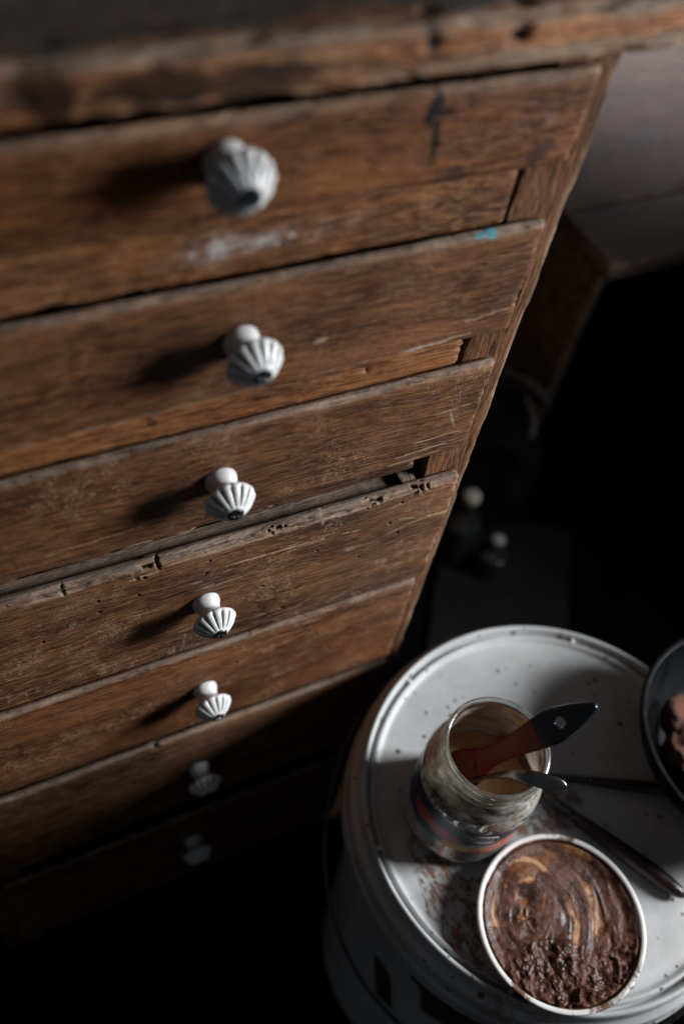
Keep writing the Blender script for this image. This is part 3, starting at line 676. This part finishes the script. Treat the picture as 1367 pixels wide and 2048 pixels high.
# ------------------------------------------------------------------ flat paint brush standing in the jar
def frame_obj(o, origin, ex, ey, ez):
    o.matrix_world = Matrix(((ex.x, ey.x, ez.x, origin.x), (ex.y, ey.y, ez.y, origin.y), (ex.z, ey.z, ez.z, origin.z), (0, 0, 0, 1)))
    bpy.context.view_layer.update()
bt = Vector((.0235, -.1780, .5800)); ba = Vector((-.0500, -.1525, .462))
ax = (bt - ba).normalized(); toc = (CLOC - bt).normalized(); bn = (toc - ax * toc.dot(ax)).normalized(); bs = bn.cross(ax).normalized()
BL = (bt - ba).length
brush = thing('paint_brush', 'flat paint brush with red handle and black tip standing in the jar', 'brush', ba - ax * .045)
def out_pts(pairs):
    s_ = smooth_prof(pairs, 5); return [(q[0], q[1]) for q in s_]
Lq = BL
hp = [(-.004, .0150), (.006, .0148), (.016, .0124), (.028, .0084), (.042, .0064), (.060, .0072), (.086, .0108)]
up = out_pts(hp); poly = up + [(x, -y) for x, y in up[::-1]]
o = link('handle', curve_mesh([poly], .0022, .0018), mat_brush_red()); frame_obj(o, ba, ax, bs, bn); attach(o, brush)
tp = out_pts([(.0862, .0108), (.096, .0120), (.107, .0114), (.122, .0080), (.135, .0038), (Lq, .0012)])
poly = tp + [(x, -y) for x, y in tp[::-1]]
hole = [(.1085 + .0064 * math.cos(t), .0006 + .0058 * math.sin(t)) for t in np.linspace(0, 2 * math.pi, 28, endpoint=False)]
o = link('handle_tip', curve_mesh([poly, hole], .0020, .0018), M_BLACKLAC); frame_obj(o, ba, ax, bs, bn); attach(o, brush)
o = link('ferrule', box_mesh(-.026, -.003, -.0150, .0150, -.0050, .0050, bev=.0022), M_DARKMETAL); frame_obj(o, ba, ax, bs, bn); attach(o, brush)
V, F = sweep([(x, 0, 0) for x in (-.045, -.040, -.033, -.024)], [.012, .014, .0145, .0145], [.0022, .004, .0046, .0046], [(0, 1, 0)] * 4, 24, 4)
o = obj('bristles', V, F, M_BRISTLE); frame_obj(o, ba, ax, bs, bn); attach(o, brush)

# ------------------------------------------------------------------ spoon
sp = thing('teaspoon', 'steel teaspoon leaning out over the rim of the jar', 'spoon', (JX, JY, JB + .02))
P = [(-.058, -.152, .428), (-.0520, -.160, .452), (-.0475, -.168, .478), (-.0450, -.1755, .500), (-.0425, -.1825, .517), (-.0385, -.1900, .530), (-.0330, -.1975, .5375), (-.0260, -.2050, .5410), (-.0190, -.2110, .5425), (-.0128, -.2155, .5425)]
P = [q for q in smooth_prof(P, 5)]; n_ = len(P); t = np.linspace(0, 1, n_)
wd = np.interp(t, [0, .3, .48, .62, .76, .90, .97, 1], [.0026, .0022, .0032, .0054, .0062, .0050, .0030, .0008]); tk = np.interp(t, [0, .3, .6, 1], [.0016, .0015, .0012, .0009])
SD = np.array((.543, .526, .575))
V, F = sweep(P, wd, tk, [SD] * n_, 20); obj('handle', V, F, M_STEEL, sp)
# bowl of the spoon, under the varnish
bd = np.array(P[0]); dn = np.array(P[1]) - bd; dn /= np.linalg.norm(dn); sd = SD - dn * (SD @ dn); sd /= np.linalg.norm(sd); nn = np.cross(dn, sd)
nu_, nv_ = 16, 12; V = []
for i in range(nu_):
    for j in range(nv_):
        s_ = i / (nu_ - 1); hw = .0125 * math.sqrt(max(0, 1 - (2 * s_ - 1) ** 2)) * (.85 + .15 * s_) + .0004; q = -1 + 2 * j / (nv_ - 1)
        V.append(bd + dn * (.001 - .023 * s_) + sd * hw * q - nn * .004 * (1 - q * q) * math.sin(math.pi * s_))
o = obj('bowl', np.array(V), grid_faces(nu_, nv_), M_STEEL, sp); md = o.modifiers.new('thickness', 'SOLIDIFY'); md.thickness = .001

# ------------------------------------------------------------------ tub of paste
TX, TY, TR = -.0135, -.2840, .0705; TZ = LZ + .0003; TH = .0205
tub = thing('plastic_tub', 'shallow white plastic tub filled with chocolate brown paste', 'tub', (TX, TY, TZ))
tpf = dense(smooth_prof([(.0001, TZ), (.056, TZ), (.0590, TZ + .0016), (.0635, TZ + .009), (.0680, TZ + .0158), (.0688, TZ + .0166), (.0704, TZ + .0172), (.0711, TZ + .0188), (.0706, TZ + .0202), (.0690, TZ + TH), (.0670, TZ + .0198), (.0660, TZ + .0176), (.0645, TZ + .0140), (.0605, TZ + .008), (.056, TZ + .003), (.0001, TZ + .003)], 4), .0015)
V, F = lathe(tpf, 220)
rr_ = np.hypot(V[:, 0], V[:, 1]); hq = V[:, 2] - TZ; tan_ = np.arctan2(V[:, 1], V[:, 0])
smr = np.where((rr_ < .0668) & (hq > .007), .75, 0) + np.where((rr_ >= .0668) & (hq > .0178), .27, 0)
smr = smr + (fbm(np.stack([np.cos(tan_) * 2.2, np.sin(tan_) * 2.2, hq * 60], -1), 6, 3) - .5) * 1.3 * (smr > 0)
obj('tub_wall', place(V, TX, TY), F, mat_tub(), tub, dict(smear=smr))
e1 = np.array((.905, -.426)); e2 = np.array((.426, .905))
store = {}
def paste(x, y):
    u = (x * e1[0] + y * e1[1]) / TR; v = (x * e2[0] + y * e2[1]) / TR; rr = np.hypot(x, y) / TR
    P = np.stack([u, v, u * 0], -1); N = lambda k, sd, o=3: fbm(P * k + sd, sd, o)
    cu, cv = u + .34 + (N(2.5, 21) - .5) * .22, v - .05 + (N(2.5, 22) - .5) * .22
    rad = np.hypot(cu, cv); an = np.arctan2(cv, cu)
    arcs = lambda k, ka, sd: fbm(np.stack([rad * k, np.cos(an) * ka * 1.2 + sd, np.sin(an) * ka * 1.2], -1), sd, 3)
    lump = sstep(-.16, -.40, v - .10 * u + (N(3, 24) - .5) * .45)
    w3 = P + (np.stack([N(5, 41), N(5, 42), u * 0], -1) - .5) * .5
    ridge = 1 - np.abs(fbm(w3 * 4.2, 43, 3) - .5) * 2
    clod = .6 * N(5.5, 25, 4) + .5 * (ridge - .75) + .25 * N(15, 26, 3)
    smooth = (arcs(4.5, .8, 51) - .5) * .0045 + (arcs(24, .5, 52) - .5) * .0008 - .0012 * sstep(.58, .70, arcs(5, .5, 53))
    z = smooth * (1 - lump) + lump * ((clod - .42) * .013 + .0012)
    z = z + .0008 + .0022 * sstep(.80, .93, rr)
    t = .62 * sstep(.44, .60, arcs(3.6, .8, 61)) + .40 * sstep(.56, .66, arcs(9, .8, 62)) + .16 * (arcs(30, .4, 63) - .5)
    t = t * (1 - .9 * lump) * (1 - .6 * sstep(.52, .62, N(6, 64)))
    # a wide pale drag right of the middle, two thin ones on the left
    drag = np.exp(-((rad - .56) / .055) ** 2 - ((an + .25) / .55) ** 2) + .8 * np.exp(-((rad - .80) / .05) ** 2 - ((an - .55) / .28) ** 2)
    thin_ = np.exp(-((u + .17 - .25 * (v - .2)) / .022) ** 2 - ((v - .22) / .16) ** 2) + np.exp(-((u + .50 - .25 * (v - .25)) / .018) ** 2 - ((v - .26) / .11) ** 2)
    t = t + .85 * drag * (.6 + .8 * arcs(16, .5, 66)) + .9 * thin_
    edge = sstep(.80, .87, rr) * sstep(.965, .92, rr) * sstep(.52, .62, fbm(np.stack([np.arctan2(v, u) * 2.4, rr * 9, rr * 0], -1), 67, 3))
    store['tan'] = np.clip(np.maximum(t * sstep(.90, .80, rr), .9 * edge * sstep(-.2, .2, v)), 0, 1.15)
    return TZ + .0142 + z * sstep(.945, .90, rr) + .0015 * sstep(.9, .95, rr)
V, F = disc_field(.0650, 150, 520, paste)
obj('paste', place(V, TX, TY), F, mat_paste(), tub, dict(tan=store['tan']))

# ------------------------------------------------------------------ two slim brushes lying on the lid
def slim_brush(label, tip, end, length, zc_tip, zc_end, scale=1.0):
    a = np.array((*tip, zc_tip)); d = np.array((*end, zc_end)) - a; d /= np.linalg.norm(d)
    t_ = thing('slim_brush', label, 'brush', tuple(a), 'slim brushes lying on the bucket lid')
    sd = np.cross(d, (0, 0, 1)); sd /= np.linalg.norm(sd)
    def seg(nm, st, rads, mat, power=2.0, flat=1.0):
        st = np.array(st) * length; pts = [a + d * s for s in st]
        V, F = sweep(pts, np.array(rads) * scale, np.array(rads) * scale * flat, [sd] * len(pts), 20, power); return obj(nm, V, F, mat, t_)
    seg('bristles', (0, .02, .06, .10, .12), (.0008, .0024, .0034, .0032, .0030), M_BRISTLE, flat=.7)
    seg('ferrule', (.105, .112, .16, .20, .215, .222, .235), (.0030, .0034, .0036, .0037, .0041, .0037, .0038), M_DARKMETAL)
    seg('handle', (.232, .26, .36, .50, .66, .78, .88, .95, .985, 1.0), (.0037, .0044, .0052, .0060, .0066, .0068, .0062, .0048, .0030, .0012), M_HANDLE)
slim_brush('slim brush with dark red handle lying on the lid beside the paste tub', (.036, -.181), (.103, -.308), .146, LZ + .0042, LZ + .0076, 1.2)
slim_brush('slim dark brush lying half under the dark bowl on the lid', (.050, -.1695), (.151, -.2265), .165, LZ + .0036, LZ + .0062, .95)

# ------------------------------------------------------------------ dark bowl on the lid edge, with lumps in it
WX, WY = .218, -.2265; WB = LZ + .0115
bowl = thing('dark_bowl', 'dark round bowl standing on the right edge of the bucket lid', 'bowl', (WX, WY, WB))
bp = dense(smooth_prof([(.0001, WB), (.055, WB), (.066, WB + .002), (.088, WB + .018), (.1010, WB + .040), (.1062, WB + .056), (.1075, WB + .058), (.1072, WB + .0605), (.1045, WB + .061), (.1010, WB + .0585), (.0955, WB + .042), (.083, WB + .021), (.062, WB + .0055), (.0001, WB + .004)], 5), .004)
V, F = lathe(bp, 160); obj('wall', place(V, WX, WY), F, M_BOWL, bowl)
rl_ = random.Random(12)
spots = [(-.054, .020, .019), (-.060, -.012, .0155), (-.038, .048, .018), (-.030, -.006, .022), (-.030, -.042, .018)]
wl = ['reddish brown lump nearest the left wall inside the dark bowl', 'small reddish lump just below the left one in the dark bowl', 'dim brown lump furthest back in the dark bowl', 'biggest brown lump in the middle of the dark bowl', 'brown lump nearest the front of the dark bowl']
for i, (dx, dy, r) in enumerate(spots):
    bm = bmesh.new(); bmesh.ops.create_icosphere(bm, subdivisions=4, radius=1)
    co = np.array([v.co[:] for v in bm.verts]); dsp = 1 + (fbm(co * 1.6 + i * 9, 60 + i, 3) - .5) * .55
    for v, q in zip(bm.verts, dsp): v.co = v.co * q
    me = bpy.data.meshes.new('clay_lump'); bm.to_mesh(me); bm.free(); me.polygons.foreach_set('use_smooth', [True] * len(me.polygons))
    o = link('clay_lump', me, M_LUMP); h0 = WB + .006 + max(0, (math.hypot(dx, dy) - .05)) * 1.0 + r * .78
    o.location = (WX + dx, WY + dy, h0); o.scale = (r * rl_.uniform(.9, 1.25), r, r * .82); o.rotation_euler = (rl_.uniform(-.4, .4), rl_.uniform(-.4, .4), rl_.uniform(0, 6))
    tag(o, wl[i], 'lump', 'clay lumps in the dark bowl')

# ------------------------------------------------------------------ dim things behind
M_BENCH = wood('bench_wood', 21, 'x', (.95, .90, .90), 1.0, .3, .1, gray=.55)
M_BENCHS = wood('bench_side_wood', 23, 'z', (.95, .8, .75), .30, .05, .1)
bench = thing('plank_bench', 'low grey plank-topped bench standing in the dark behind the chest', 'bench', (1.2, 1.0, FLOOR))
for i, (ya, yb_) in enumerate(((.470, .598), (.602, 1.06), (1.064, 1.40), (1.404, 1.65))):
    board('plank', .594 + .004 * (i % 2), 2.2, ya, yb_, .322, .350, M_BENCH, bench, seed=120 + i, du=.012, dl=.008, rough=.001)
box('side_panel', (.612, .632, .505, 1.64, FLOOR, .3195), M_BENCHS, bench)
box('side_panel', (2.15, 2.17, .480, 1.64, FLOOR, .3195), M_BENCHS, bench)
box('rail', (.634, 2.148, 1.60, 1.62, .05, .3195), M_BENCHS, bench)

M_SACK = plain('dark_cloth', (.004, .003, .0028), .95, 0, .05, var=.5, scale=20, bump=.002)
M_SACKRIM = plain('pale_cloth', (.05, .044, .038), .9, var=.4, scale=40, bump=.001)
sack = thing('cloth_sack', 'slumped dark cloth sack with paler folds on top, beside the bench', 'sack', (.47, .47, FLOOR))
sp_ = smooth_prof([(.0001, 0), (.075, 0), (.098, .02), (.104, .07), (.095, .13), (.075, .175), (.045, .192), (.0001, .196)], 5)
V, F = lathe(dense(sp_, .008), 90); V += (np.stack([fbm(V * 14, 91, 3), fbm(V * 14, 92, 3), fbm(V * 9, 93, 2)], -1) - .5) * np.array((.05, .05, .03)); V[:, 2] -= V[:, 2].min() - .001
obj('cloth', place(V, .46, .45, FLOOR), F, M_SACK, sack)
for pts in ([(.510, .540, .088), (.514, .533, .096), (.537, .489, .104), (.552, .452, .098), (.556, .440, .086)], [(.525, .475, .098), (.519, .46, .102), (.502, .408, .096), (.470, .376, .080), (.455, .362, .060)]):
    pth = smooth_prof(pts, 8); n_ = len(pth); tt = np.sin(np.linspace(.25, math.pi - .25, n_))
    V, F = sweep(pth, .011 * tt, .007 * tt, [(0, 0, 1)] * n_, 12); obj('fold', V, F, M_SACKRIM, sack)

M_DGLASS = plain('dark_bottle_glass', (.012, .014, .012), .08, 0, .6, var=.2, scale=20)
M_CAP = plain('pale_cap', (.26, .225, .19), .6, var=.15, scale=60)
def bottle(x, y, h, r, label):
    t_ = thing('dark_bottle', label, 'bottle', (x, y, FLOOR), 'dark bottles behind the chest')
    pf = dense(smooth_prof([(.0001, 0), (r * .9, 0), (r, h * .03), (r, h * .55), (r * .9, h * .63), (r * .42, h * .76), (r * .36, h * .90), (r * .36, h * .93)], 5) + [(.0001, h * .93)], .006)
    V, F = lathe(pf, 48); obj('bottle_glass', place(V, x, y, FLOOR), F, M_DGLASS, t_)
    pf = [(.0001, h * .925), (r * .44, h * .925), (r * .45, h * .93), (r * .45, h * .985), (r * .40, h), (.0001, h)]
    V, F = lathe(pf, 40); obj('cap', place(V, x, y, FLOOR), F, M_CAP, t_)
bottle(.355, .335, .17, .030, 'taller dark bottle with a pale cap behind the chest')
bottle(.395, .285, .10, .024, 'short dark bottle with a pale cap behind the chest')
gb = box('grey_board', (-.11, .11, -.16, .16, 0, .008), plain('grey_card', (.012, .0125, .012), .95, 0, .05, var=.2, scale=16, bump=.0006), None)
gb.location = (.40, .235, FLOOR + .001); gb.rotation_euler = (0, 0, -.62); tag(gb, 'flat grey sheet of board lying on the dark floor', 'board')
